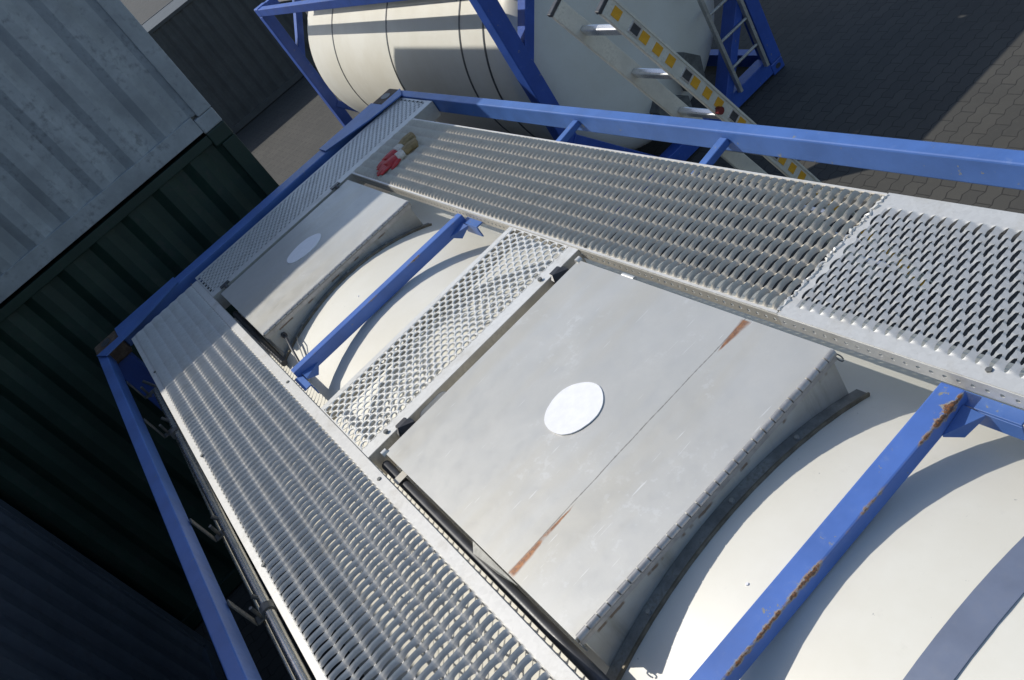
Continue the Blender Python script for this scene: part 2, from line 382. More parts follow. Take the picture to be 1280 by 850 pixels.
def hex_plate(x0, y0, nx, ny, ax, ay, rx, ry, z0, depth, border):
    """sheet with staggered round holes whose rims are drawn down into short collars; border = (xmin, xmax, ymin, ymax) of the sheet"""
    bm = B(); K = 18
    jr = random.Random(5)
    def cell(cx, cy):
        d2 = (ax / 2) ** 2 + (ay / 2) ** 2                       # bisectors of the lattice neighbours give a six-sided cell
        dirs = [(0, ay), (0, -ay)] + [(sx * ax / 2, sy * ay / 2) for sx in (-1, 1) for sy in (-1, 1)]
        k1, k2 = rx * jr.uniform(0.95, 1.05), ry * jr.uniform(0.95, 1.05); rings = [[], [], [], []]
        for i in range(K):
            q = 2 * math.pi * (i + 0.5) / K; c, s_ = math.cos(q), math.sin(q)
            t = min(((dx * dx + dy * dy) / 2) / (c * dx + s_ * dy) for dx, dy in dirs if c * dx + s_ * dy > 1e-6)
            for rr, (a, b, z) in zip(rings, ((c * t, s_ * t, 0), (c * k1 * 1.1, s_ * k2 * 1.1, -0.0005), (c * k1, s_ * k2, -0.003), (c * k1 * 0.93, s_ * k2 * 0.93, -depth))):
                rr.append(bm.verts.new((cx + a, cy + b, z0 + z)))
        for A_, B_ in zip(rings, rings[1:]):
            for i in range(K): bm.faces.new((A_[i], A_[(i + 1) % K], B_[(i + 1) % K], B_[i]))
    for i in range(nx):
        for j in range(ny):
            cell(x0 + i * ax, y0 + j * ay)
            if i < nx - 1 and j < ny - 1: cell(x0 + (i + 0.5) * ax, y0 + (j + 0.5) * ay)
    x1, y1 = x0 + (nx - 1) * ax, y0 + (ny - 1) * ay; e = 0.004
    def flat(a0, a1, b0_, b1_): bm.faces.new([bm.verts.new(c) for c in ((a0, b0_, z0 - 0.0012), (a1, b0_, z0 - 0.0012), (a1, b1_, z0 - 0.0012), (a0, b1_, z0 - 0.0012))])
    flat(border[0], x0 - rx - e, border[2], border[3]); flat(x1 + rx + e, border[1], border[2], border[3])
    flat(x0 - rx - e, x1 + rx + e, border[2], y0 - ry - e); flat(x0 - rx - e, x1 + rx + e, y1 + ry + e, border[3])
    for j in range(ny - 1):                                     # fill the half cells along the edges
        cy = y0 + (j + 0.5) * ay
        flat(x0 - rx - e, x0 + ax / 2 - rx - 0.006 - ax * 0.1, cy - 0.0035, cy + 0.0035); flat(x1 - ax / 2 + rx + 0.006 + ax * 0.1, x1 + rx + e, cy - 0.0035, cy + 0.0035)
    return bm
def add_solid(o, t):
    md = o.modifiers.new('thickness', 'SOLIDIFY'); md.thickness = t; md.offset = -1
def holed_strip(a0, a1, at, z0, z1, pitch, rad, axis='x', oval=None):
    """upright strip with a row of round holes; axis = direction it runs in, at = its place on the other axis"""
    bm = B(); n = max(1, int((a1 - a0) / pitch)); pw = (a1 - a0) / n; zc = (z0 + z1) / 2
    P = lambda a, z: bm.verts.new((a, at, z) if axis == 'x' else (at, a, z))
    K = 12
    for i in range(n):
        l = a0 + i * pw; r_ = l + pw; c = (l + r_) / 2
        ring = [P(c + rad * math.cos(2 * math.pi * k / K), zc + rad * math.sin(2 * math.pi * k / K)) for k in range(K)]
        outp = []
        for k in range(K):
            q = 2 * math.pi * k / K; dx, dz = math.cos(q), math.sin(q)
            s = min((pw / 2) / max(abs(dx), 1e-6), ((z1 - z0) / 2) / max(abs(dz), 1e-6))
            outp.append(P(c + dx * s, zc + dz * s))
        cr = [P(r_, z1), P(l, z1), P(l, z0), P(r_, z0)]
        for k in range(K):
            k2 = (k + 1) % K
            va_, vb_ = outp[k].co, outp[k2].co
            i0 = 0 if axis == 'x' else 1
            same = abs(va_[i0] - vb_[i0]) < 1e-6 or abs(va_.z - vb_.z) < 1e-6
            if same: bm.faces.new((ring[k], outp[k], outp[k2], ring[k2]))
            else:
                best = min(cr, key=lambda t: (t.co - (va_ + vb_) / 2).length)
                bm.faces.new((ring[k], outp[k], best, outp[k2], ring[k2]))
    bmesh.ops.remove_doubles(bm, verts=bm.verts[:], dist=0.0001)
    return bm

# ================================================================== our tank container
ZD = 2.579                                               # deck height
TR, TT = 1.18, 2.515                                     # tank radius, tank top
TZ = TT - TR
def tz(y): return TZ + math.sqrt(TR * TR - y * y)
T = thing('tank_container', 'near tank container with blue frame, galvanised walkways and two grey hatch lids on top', 'tank container', (3.03, 0, 0))

def barrel_bm(x0, x1, cy, cz, rad, dish, seg=96):
    bm = B(); prof = []
    for i in range(9):
        a = math.pi / 2 * i / 8; prof.append((x0 + dish * (1 - math.sin(a)) , rad * (0.02 + 0.98 * math.sin(a)) if False else rad * math.sin(max(a, 0.02)) ** 0.6))
    xs = [(x0 + dish * (1 - math.cos(math.pi / 2 * i / 10)) , rad * math.sin(math.pi / 2 * i / 10) ** 0.55 if i else 0.01) for i in range(11)]
    nmid = 24
    xs += [(x0 + dish + (x1 - x0 - 2 * dish) * i / nmid, rad) for i in range(1, nmid)]
    xs += [(x1 - dish * (1 - math.cos(math.pi / 2 * i / 10)), rad * math.sin(math.pi / 2 * i / 10) ** 0.55 if i else 0.01) for i in range(10, -1, -1)]
    rings = [[bm.verts.new((x, cy + q * math.cos(2 * math.pi * j / seg), cz + q * math.sin(2 * math.pi * j / seg))) for j in range(seg)] for x, q in xs]
    for a, b in zip(rings, rings[1:]):
        for j in range(seg): bm.faces.new((a[j], a[(j + 1) % seg], b[(j + 1) % seg], b[j]))
    bm.faces.new(rings[0][::-1]); bm.faces.new(rings[-1]); return bm
tank = obj('tank_barrel', barrel_bm(0.40, 5.66, 0, TZ, TR, 0.32), M['white'], T, True)
def ring_band(x0, x1, cy, cz, r0, r1, seg=128, a0=0, a1=2 * math.pi):
    bm = B(); full = abs(a1 - a0 - 2 * math.pi) < 1e-6; n = seg if full else seg + 1; rows = []
    for j in range(n):
        a = a0 + (a1 - a0) * j / seg; c, s = math.cos(a), math.sin(a)
        rows.append([bm.verts.new((x, cy + q * c, cz + q * s)) for x, q in ((x0, r0), (x0, r1), (x1, r1), (x1, r0))])
    for j in range(seg if full else seg):
        a, b = rows[j], rows[(j + 1) % n]
        for k in range(4): bm.faces.new((a[k], b[k], b[(k + 1) % 4], a[(k + 1) % 4]))
    if not full: bm.faces.new(rows[0]); bm.faces.new(rows[-1][::-1])
    return bm
obj('steel_strap', ring_band(4.684, 4.752, 0, TZ, TR - 0.01, TR + 0.004), M['strap'], tank, True, 'blue-grey steel strap round the tank')
for (x, y) in ((4.31, -0.12), (1.86, -0.05), (4.90, 0.1)):
    bm = B(); tube(bm, [(x, y, tz(y) - 0.004), (x, y, tz(y) + 0.0025)], [0.0045, 0.0035], 10); obj('rivet', bm, M['disc'], tank)

# frame -------------------------------------------------------------
W = 1.219
for s in (-1, 1):
    bm = B(); ya, yb = sorted((s * W, s * (W - 0.055)))
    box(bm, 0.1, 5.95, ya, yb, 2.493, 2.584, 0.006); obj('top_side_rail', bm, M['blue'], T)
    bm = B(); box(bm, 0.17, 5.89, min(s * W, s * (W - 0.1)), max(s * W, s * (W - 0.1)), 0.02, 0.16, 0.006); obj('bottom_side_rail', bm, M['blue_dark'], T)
for e, x in ((1, 0.0), (-1, 6.058)):
    xa, xb = sorted((x, x + e * 0.13))
    bm = B(); box(bm, xa, xb, -W + 0.165, W - 0.165, 2.488, 2.586, 0.006); obj('top_end_beam', bm, M['blue'], T)
    bm = B(); box(bm, xa, xb, -W + 0.165, W - 0.165, 0.02, 0.17, 0.006); obj('bottom_end_beam', bm, M['blue_dark'], T)
    for s in (-1, 1):
        bm = B(); ya, yb = sorted((s * W, s * (W - 0.13)))
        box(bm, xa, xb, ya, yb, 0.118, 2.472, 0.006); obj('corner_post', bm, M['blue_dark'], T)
        for cz in (0.0, 2.473):
            cb = casting_bm(x, s * W, cz, e, -s)
            c = obj('corner_casting', cb, M['rusty'] if cz else M['blue_dark'], T, False, 'rusty corner casting' if cz else None)
            if cz:
                obj('lifting_hole', oval_plate(x + e * 0.085, s * (W - 0.08), cz + 0.116, 0.052, 0.03, 'z'), M['rubber'], c)
        # gusset plate in the corner, lying over beam and rail
        bm = B()
        poly = [(x + e * 0.185, s * (W - 0.004), 2.590), (x + e * 0.30, s * (W - 0.056), 2.590), (x + e * 0.255, s * (W - 0.30), 2.590), (x + e * 0.135, s * (W - 0.62), 2.590), (x + e * 0.012, s * (W - 0.62), 2.590), (x + e * 0.012, s * (W - 0.165), 2.590), (x + e * 0.185, s * (W - 0.165), 2.590)]
        prism(bm, poly, (0, 0, 0.008)); obj('gusset_plate', bm, M['blue'], T)
        bm = B(); bar(bm, (x + e * 0.08, s * (W - 0.09), 0.35), (x + e * 0.08, s * 0.35, 0.1), 0.08, 0.1); obj('diagonal_brace', bm, M['blue_dark'], T)

# struts from the rails to the walkways
for x in (2.17, 3.10):
    bm = B(); bar(bm, (x, 1.163, 2.545), (x, 0.985, 2.525), 0.038, 0.03); obj('rail_strut', bm, M['blue'], T)

# walkways ----------------------------------------------------------
P = 0.0338
def walkway(name, bm, label, lips, th=0.0024, mat='zinc'):
    o = obj(name, bm, M[mat], T, False, label); add_solid(o, th)
    for lb, mt, nm in lips:
        l = obj(nm, lb, M[mt], o); add_solid(l, 0.0025)
    return o
YI, YO = 0.514, 1.001
LZ0 = 2.535
# long left walkway
bm = blade_grating(0.345, 5.61, -0.9785, -0.5515, 7, 0.0343, 0.0125, 0.0170, 0.0100, 0.0032, 0.004, ZD, (-YO, -YI), (0.32, 5.62))
wl = walkway('walkway', bm, 'long galvanised walkway beside the dark pipe', [
    (holed_strip(0.32, 5.62, -YI, LZ0, ZD - 0.003, 0.032, 0.0068), 'zinc_dull', 'side_lip'),
    (holed_strip(0.32, 5.62, -YO, LZ0, ZD - 0.003, 0.032, 0.0068), 'zinc_dull', 'side_lip')], mat='zinc_grey')
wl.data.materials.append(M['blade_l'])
# right walkway, worn far sheet and newer near sheet
bm = blade_grating(0.760, 3.9067, 0.522, 0.994, 8, 0.0338, 0.0140, 0.0155, 0.0095, 0.0032, 0.006, ZD, (YI, YO), (0.735, 3.897))
wr = walkway('walkway', bm, 'long worn galvanised walkway with the gloves on it', [
    (holed_strip(0.735, 3.9, YI, LZ0, ZD - 0.003, 0.032, 0.0062), 'zinc_dull', 'side_lip'),
    (holed_strip(0.735, 3.9, YO, LZ0, ZD - 0.003, 0.032, 0.0062), 'zinc_dull', 'side_lip')], mat='zinc_grey')
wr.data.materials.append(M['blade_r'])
bm = grating(3.915, 5.60, (0.573, 0.928), 0.0215, 0.0325, 0.43, 0.43, 0.0165, 0.0145, 0.0, ZD + 0.002, (YI - 0.001, YO + 0.001), flat_u=(3.902, 5.62), fl=0.0)
wn = walkway('walkway', bm, 'newer bright galvanised sheet with open slots, nearest on the right', [
    (holed_strip(3.902, 5.62, YI - 0.001, LZ0, ZD - 0.001, 0.0325, 0.0055), 'zinc', 'side_lip'),
    (holed_strip(3.902, 5.62, YO + 0.001, LZ0, ZD - 0.001, 0.0325, 0.0055), 'zinc', 'side_lip')])
# rough weld between the two sheets
bm = B(); pts = []; rads = []
for i in range(70):
    y = YI + 0.01 + (YO - YI - 0.02) * i / 69
    pts.append((3.900 + random.uniform(-0.006, 0.006), y, ZD + random.uniform(0, 0.004))); rads.append(random.uniform(0.003, 0.008))
tube(bm, pts, rads, 7); obj('weld_bead', bm, M['zinc'], wn, True)
# cross walkway between the hatches (rows turned a quarter)
bm = hex_plate(2.545, -0.49, 7, 29, 0.0592, 0.035, 0.0130, 0.0130, ZD - 0.001, 0.0028, (2.500, 2.976, -0.511, 0.511))
wc = walkway('walkway', bm, 'short honeycomb cross walkway between the two hatches', [], 0.0012, 'zinc_pale')
bm = B(); box(bm, 2.9745, 2.9775, -0.511, 0.511, 2.475, ZD - 0.0035); l = obj('front_lip', bm, M['lip'], wc)
bm = B(); n = 28; prism(bm, [(2.978, -0.235 + math.copysign(0.035, math.cos(q)) + 0.03 * math.cos(q), 2.532 + 0.028 * math.sin(q)) for q in [2 * math.pi * (k + 0.5) / n for k in range(n)]], (0.002, 0, 0)); obj('bright_oval_plate', bm, M['disc'], l)  # pale plate stands in for an oval opening with bright light behind it
l = obj('rear_lip', holed_strip(-0.511, 0.511, 2.500, 2.50, ZD - 0.003, 0.034, 0.007, 'y'), M['zinc_dull'], wc); add_solid(l, 0.0025)
for y in (-0.355, 0.395):
    bm = B(); prism(bm, [(2.960, y - 0.02, ZD + 0.001), (2.985, y - 0.035, ZD - 0.01), (2.99, y - 0.03, ZD - 0.06), (2.99, y + 0.03, ZD - 0.06), (2.985, y + 0.035, ZD - 0.01), (2.960, y + 0.02, ZD + 0.001)], (0.018, 0, -0.002))
    tube(bm, [(2.985, y, ZD - 0.03), (3.035, y - 0.01, ZD - 0.035)], 0.009, 8)
    obj('clamp', bm, M['rubber'], wc)
    bm = B(); tube(bm, [(2.948, y - 0.055, ZD + 0.001), (2.948, y - 0.055, ZD + 0.008)], 0.009, 6); obj('bolt', bm, M['steel_dark'], wc)
# end walkway along the far beam
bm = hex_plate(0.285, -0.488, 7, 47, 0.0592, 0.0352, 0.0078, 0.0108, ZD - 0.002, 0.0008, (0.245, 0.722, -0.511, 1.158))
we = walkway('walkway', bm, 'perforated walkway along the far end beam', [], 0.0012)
bm = B(); box(bm, 0.16, 0.715, -0.51, 1.15, 2.505, 2.510); obj('dark_hole_backing', bm, M['dark'], we)  # near-black sheet added below so the holes look dark, not a real tray
bm = B(); box(bm, 0.7195, 0.7225, -0.511, 1.158, 2.48, ZD - 0.0045); obj('front_lip', bm, M['zinc_dull'], we)
bm = B(); box(bm, 0.245, 0.719, 1.156, 1.1595, 2.48, ZD - 0.0045); obj('end_lip', bm, M['zinc_dull'], we)
for y in (-0.42, 0.40):
    bm = B(); box(bm, 0.69, 0.725, y - 0.03, y + 0.03, ZD - 0.001, ZD + 0.006, 0.002); tube(bm, [(0.72, y, ZD - 0.002), (0.75, y, ZD - 0.012)], 0.012, 8); obj('clamp', bm, M['rubber'], we)
for o, spots in ((wl, [(1.0, -0.975), (2.1, -0.975), (3.0, -0.975), (2.15, -0.532), (3.12, -0.532), (4.2, -0.975)]), (wn, [(4.468, 0.545)]), (wr, [(3.0, 0.53)])):
    for x, y in spots:
        bm = B(); tube(bm, [(x, y, ZD + 0.0022), (x, y, ZD + 0.0062)], 0.0075, 6); obj('bolt', bm, M['steel_dark'], o)

# cross bars over the tank -------------------------------------------
def crossbar(x0, x1, rust, zt=2.564, h=0.045):
    mt = mat_blue('blue_bar_paint', (0.068, 0.152, 0.45), rust, (x1 - x0) / 2, h / 2)
    bm = B(); box(bm, x0, x1, -0.492, 0.492, zt - h, zt, 0.005)
    b = obj('cross_bar', bm, mt, T, False, None, ((x0 + x1) / 2, 0, zt - h / 2))
    for s in (-1, 1):
        bm = B(); yb = s * 0.508
        box(bm, x0 + 0.035, x1 + 0.125, min(yb, yb - s * 0.035), max(yb, yb - s * 0.035), zt - 0.036, zt - 0.030, 0.001)
        box(bm, x0 + 0.035, x1 + 0.125, min(yb - s * 0.036, yb - s * 0.030), max(yb - s * 0.036, yb - s * 0.030), zt - 0.085, zt - 0.038, 0.001)
        prism(bm, [(x1 + 0.001, yb - s * 0.04, zt - 0.03), (x1 + 0.05, yb - s * 0.04, zt - 0.04), (x1 + 0.022, yb - s * 0.085, zt - 0.075), (x1 + 0.001, yb - s * 0.12, zt - 0.045)], (0, 0, 0.006))
        obj('end_bracket', bm, M['blue'], b)
    return b
crossbar(2.074, 2.120, [(0.2, 0.05, 0.005)], 2.580, 0.058)
crossbar(4.386, 4.446, [(0.43, 0.06, 0.015), (0.36, 0.05, 0.006), (-0.46, 0.09, 0.013), (-0.22, 0.14, 0.006), (-0.06, 0.09, 0.005), (0.16, 0.06, 0.004)])

# hatches --------------------------------------------------------------
def hatch(x0, x1, yh, zl, disc, seam, rust, hinge_pins, lab):
    # box on the tank
    bm = B(); xi0, xi1, yi = x0 + 0.02, x1 - 0.006, yh - 0.012
    def wall(a, b, n=24):
        pr_ = []
        for i in range(n + 1):
            t = i / n; x = a[0] + (b[0] - a[0]) * t; y = a[1] + (b[1] - a[1]) * t
            pr_.append((bm.verts.new((x, y, tz(y) - 0.02)), bm.verts.new((x, y, zl - 0.006))))
        for p_, q_ in zip(pr_, pr_[1:]): bm.faces.new((p_[0], q_[0], q_[1], p_[1]))
    wall((xi0, -yi), (xi1, -yi)); wall((xi1, -yi), (xi1, yi)); wall((xi1, yi), (xi0, yi)); wall((xi0, yi), (xi0, -yi))
    bmesh.ops.remove_doubles(bm, verts=bm.verts[:], dist=0.0005)
    hb = obj('hatch_box', bm, M['box'], T, False, 'riveted box under the ' + lab); add_solid(hb, 0.004)
    # dark weld flange hugging the tank in front of the box
    bm = B(); a = math.asin((yh + 0.012) / TR)
    merge(bm, ring_band(xi1 + 0.001, xi1 + 0.036, 0, TZ, TR - 0.02, TR + 0.006, 40, math.pi / 2 - a, math.pi / 2 + a))
    obj('weld_flange', bm, M['flange'], hb)
    bm = B(); merge(bm, ring_band(xi1 + 0.0355, xi1 + 0.041, 0, TZ, TR - 0.02, TR + 0.010, 40, math.pi / 2 - a, math.pi / 2 + a)); obj('flange_rim', bm, M['rim'], hb)
    for y in (-0.3, 0.02, 0.25):
        bm = B(); tube(bm, [(xi1 + 0.022, y, tz(y) + 0.003), (xi1 + 0.022, y, tz(y) + 0.014)], [0.008, 0.006], 8); obj('bolt', bm, M['steel'], hb)
    # lid: slightly crowned sheet with turned-down edges
    bm = B(); nx, ny = 16, 16; grid = []
    rnd = random.Random(int(x0 * 100))
    for i in range(nx + 1):
        row = []
        for j in range(ny + 1):
            u = 0.003 if i == 1 else 0.997 if i == nx - 1 else i / nx; v = 0.003 if j == 1 else 0.997 if j == ny - 1 else j / ny; x = x0 + (x1 - x0) * u; y = -yh + 2 * yh * v
            z = zl + 0.006 * math.sin(math.pi * u) * math.sin(math.pi * v) + (0.0015 * rnd.uniform(-1, 1) if 1 < i < nx - 1 and 1 < j < ny - 1 else 0)
            row.append(bm.verts.new((x, y, z)))
        grid.append(row)
    for i in range(nx):
        for j in range(ny): bm.faces.new((grid[i][j], grid[i + 1][j], grid[i + 1][j + 1], grid[i][j + 1]))
    for line in ([grid[i][0] for i in range(nx + 1)], [grid[i][ny] for i in range(nx + 1)], grid[0]):
        low = [bm.verts.new(v.co + Vector((0, 0, -0.022))) for v in line]
        for i in range(len(line) - 1): bm.faces.new((line[i], line[i + 1], low[i + 1], low[i]))
    cx = (x0 + x1) / 2
    lid = obj('hatch_lid', bm, mat_lid('lid_sheet_' + lab.split()[0], (seam - cx) if seam else None, rust), T, True, lab, (cx, 0, zl - 0.01))
    add_solid(lid, 0.003)
    # white painted disc
    bm = B(); dx, dy, rx, ry = disc; top = []
    for i in range(40):
        q = 2 * math.pi * i / 40; k = 1 + 0.012 * math.sin(5 * q) + rnd.uniform(-0.006, 0.006)
        top.append((dx + rx * k * math.cos(q), dy + ry * k * math.sin(q)))
    zc = zl + 0.006 * math.sin(math.pi * (dx - x0) / (x1 - x0)) + 0.003
    prism(bm, [(x, y, zc - 0.0026) for x, y in top], (0, 0, 0.0032)); obj('white_disc', bm, M['disc'], lid)
    # piano hinge
    n = hinge_pins; L = 2 * yh - 0.01
    hz = zl - 0.001
    bm = B(); box(bm, x1 - 0.002, x1 + 0.001, -yh + 0.005, yh - 0.005, zl - 0.032, zl - 0.008)
    for i in range(n):
        ya = -L / 2 + L * i / n + 0.002; yb = -L / 2 + L * (i + 1) / n - 0.002
        tube(bm, [(x1 + 0.003, ya, hz), (x1 + 0.003, yb, hz)], 0.0098, 10)
    obj('hinge', bm, M['hinge'], lid, True)
    bm = B(); tube(bm, [(x1 + 0.003, -L / 2, hz), (x1 + 0.003, L / 2, hz)], 0.0055, 8); obj('hinge_pin', bm, M['steel_dark'], lid)
    return lid, hb
lid1, hb1 = hatch(0.752, 1.584, 0.470, 2.573, (1.12, -0.01, 0.088, 0.112), None, [], 27, 'far grey hatch lid half in shade')
lid2, hb2 = hatch(3.048, 4.130, 0.462, 2.590, (3.585, -0.006, 0.094, 0.094), 3.836, [(-0.459, -0.21, 0.015), (0.457, 0.33, 0.019)], 27, 'large grey hatch lid with two rust runs')
for y in (0.462, -0.462):                                 # rolled ear at the lid's rear corners
    bm = B(); tube(bm, [(3.046, y - 0.010, 2.588), (3.046, y + 0.010, 2.588)], 0.012, 12); obj('rolled_ear', bm, M['zinc'], lid2, True)
bm = B(); tube(bm, [(3.28, 0.470, 2.578), (3.34, 0.470, 2.578)], 0.010, 10); obj('rolled_ear', bm, M['zinc'], lid2, True)
for y in (-0.46, 0.46):
    bm = B(); tube(bm, [(4.137 + 0.012 * math.cos(q), y, 2.565 + 0.012 * math.sin(q)) for q in [i * math.pi / 6 for i in range(12)]], 0.002, 6); obj('wire_ring', bm, M['steel_dark'], hb2)

# gutter tube and bent sheet between the left walkway and the near lid
bm = B(); tube(bm, [(3.0, -0.486, 2.52), (3.2, -0.486, 2.525), (3.6, -0.486, 2.53), (4.0, -0.486, 2.525), (4.24, -0.486, 2.495), (4.36, -0.49, 2.44)], 0.017, 12)
obj('rubber_tube', bm, M['rubber'], T, True)
bm = B(); tube(bm, [(0.80, -0.49, 2.45), (1.2, -0.49, 2.46), (1.68, -0.49, 2.44)], 0.016, 12); obj('rubber_tube', bm, M['rubber'], T, True)
bm = B(); prism(bm, [(3.63, -0.465, 2.566), (3.655, -0.488, 2.555), (3.77, -0.480, 2.551), (3.86, -0.466, 2.558)], (0, 0, 0.003)); obj('bent_sheet', bm, M['flange'], T)
bm = B(); box(bm, 3.13, 3.165, -0.505, -0.462, 2.545, 2.548); box(bm, 3.13, 3.165, -0.465, -0.462, 2.50, 2.545); obj('bracket', bm, M['zinc_dull'], T)
# ground cable by the far hatch
bm = B(); tube(bm, [(1.60, -0.40, 2.505), (1.66, -0.405, 2.51), (1.74, -0.42, 2.50), (1.84, -0.44, 2.47), (1.95, -0.465, 2.44), (2.03, -0.49, 2.45)], 0.006, 8); obj('earth_cable', bm, M['rubber'], T, True)
bm = B(); tube(bm, [(1.63, -0.36, 2.475), (1.72, -0.38, 2.49), (1.85, -0.42, 2.46), (1.95, -0.45, 2.43)], 0.003, 8); obj('earth_cable', bm, M['chrome'], T, True)
bm = B(); tube(bm, [(1.583, -0.40, 2.505), (1.603, -0.40, 2.505)], 0.014, 8); obj('cable_boss', bm, M['rubber'], hb1)

# folded handrail by the left rail
bm = B(); tube(bm, [(0.72, -1.075, 2.40), (1.6, -1.078, 2.41), (3.2, -1.085, 2.42), (5.4, -1.09, 2.42)], 0.019, 14)
hr = obj('handrail', bm, M['chrome'], T, True, 'folded steel handrail')
for x in (1.35, 2.96, 4.2):
    bm = B(); tube(bm, [(x - 0.018, -1.0845, 2.419 if x > 2 else 2.409), (x + 0.018, -1.0845, 2.419 if x > 2 else 2.409)], 0.025, 14); obj('collar', bm, M['steel_dark'], hr, True)
bm = B(); tube(bm, [(1.25, -1.11, 2.36), (2.2, -1.128, 2.36), (3.4, -1.135, 2.36), (5.0, -1.14, 2.36)], 0.006, 8); obj('thin_rod', bm, M['chrome'], T, True)
for x in (0.62, 1.2, 2.3, 2.9):
    bm = B(); box(bm, x - 0.02, x + 0.02, -1.15, -1.06, 2.37, 2.378, 0.002); box(bm, x - 0.018, x + 0.018, -1.158, -1.151, 2.372, 2.51, 0.002); tube(bm, [(x, -1.13, 2.36), (x + 0.01, -1.125, 2.44)], 0.007, 8); tube(bm, [(x, -1.07, 2.38), (x - 0.02, -1.10, 2.45)], 0.008, 8)
    obj('rail_hook', bm, M['steel_dark'], T)

# ================================================================== neighbour tank container
NY0, NY1, NX = 2.45, 4.89, -0.80
NC = (NY0 + NY1) / 2; NT = 2.515
U = thing('tank_container', 'white tank container behind the yellow striped ladder, steel ladder on its blue end frame', 'tank container', (NX - 3.03, NC, 0))
NR = 1.17; NZ = NT - NR
nb = obj('tank_barrel', barrel_bm(NX - 5.85, NX - 0.12, NC, NZ, NR, 0.34), M['white'], U, True)
for x in (-1.55, -2.0, -3.7, -5.4):
    obj('cladding_seam', ring_band(x, x + 0.03, NC, NZ, NR - 0.01, NR + 0.003), M['rubber'], nb, True)
for e, x in ((-1, NX), (1, NX - 6.058)):
    xa, xb = sorted((x, x + e * 0.14))
    bm = B(); box(bm, xa, xb, NY0 + 0.165, NY1 - 0.165, 2.47, 2.58, 0.006); obj('top_end_beam', bm, M['blue_dark'], U)
    bm = B(); box(bm, xa, xb, NY0 + 0.165, NY1 - 0.165, 0.03, 0.19, 0.006); obj('bottom_end_beam', bm, M['blue_dark'], U)
    for s, y in ((1, NY0), (-1, NY1)):
        ya, yb = sorted((y, y + s * 0.15))
        bm = B(); box(bm, xa, xb, ya, yb, 0.119, 2.472, 0.008); obj('corner_post', bm, M['blue_dark'], U)
        for cz in (0.0, 2.473):
            c = obj('corner_casting', casting_bm(x, y, cz, e, s), M['blue_dark'], U)
            if cz == 0 and e < 0:
                obj('lifting_hole', oval_plate(x - 0.0015, y + s * 0.08, 0.06, 0.035, 0.024, 'x'), M['rubber'], c)
        bm = B(); yy = y + s * 0.10
        bar(bm, (x + e * 0.07, yy, 1.0), (x + e * 0.07, y + s * 0.80, 0.13), 0.09, 0.17, 0.006, (1, 0, 0)); obj('diagonal_brace', bm, M['blue_dark'], U)
        bm = B(); bar(bm, (x + e * 0.07, yy, 1.75), (x + e * 0.07, y + s * 0.62, 2.46), 0.09, 0.12, 0.006, (1, 0, 0)); obj('diagonal_brace', bm, M['blue_dark'], U)
for y0 in (NY0, NY1 - 0.08):
    bm = B(); box(bm, NX - 5.88, NX - 0.18, y0, y0 + 0.08, 2.48, 2.58, 0.006); obj('top_side_rail', bm, M['blue_dark'], U)
    bm = B(); box(bm, NX - 5.88, NX - 0.18, y0, y0 + 0.1, 0.03, 0.17, 0.006); obj('bottom_side_rail', bm, M['blue_dark'], U)
for x0, x1, y0, y1, lb in ((NX - 0.62, NX - 0.16, NY0 + 0.20, NY1 - 0.02, 'end'), (NX - 5.6, NX - 0.63, NY0 + 0.23, NY0 + 0.72, 's'), (NX - 5.6, NX - 0.63, NY1 - 0.60, NY1 - 0.10, 's')):
    bm = B(); box(bm, x0, x1, y0, y1, 2.575, 2.579); wk = obj('walkway', bm, M['zinc'], U)
    for yy in (y0 - 0.002, y1):
        bm = B(); box(bm, x0, x1, yy, yy + 0.002, 2.53, 2.574); obj('side_lip', bm, M['zinc_dull'], wk)
# ladder on the end frame
bm = B()
LX = NX + 0.035
for y in (4.27, 4.66): bar(bm, (LX, y, 0.17), (LX, y, 2.45), 0.035, 0.045, 0.003, (1, 0, 0))
el = obj('access_ladder', bm, M['steel'], U)
for i in range(8):
    bm = B(); z = 0.42 + i * 0.28; tube(bm, [(LX, 4.285, z), (LX, 4.645, z)], 0.014, 10); obj('rung', bm, M['steel'], el, True)
# dark box and a lower dark block under the dished end
bm = B(); prism(bm, [(NX - 0.02, 3.80, 0.72), (NX - 0.02, 3.93, 0.86), (NX - 0.02, 4.07, 0.72), (NX - 0.02, 4.02, 0.52), (NX - 0.02, 3.86, 0.48)], (-0.22, 0, 0)); obj('dark_end_box', bm, M['steel_dark'], U)
bm = B(); prism(bm, [(NX - 0.03, 3.42, 0.58), (NX - 0.03, 3.50, 0.66), (NX - 0.03, 3.78, 0.50), (NX - 0.03, 3.74, 0.24), (NX - 0.03, 3.52, 0.30)], (-0.22, 0, 0)); obj('dark_end_box', bm, M['steel_dark'], U)

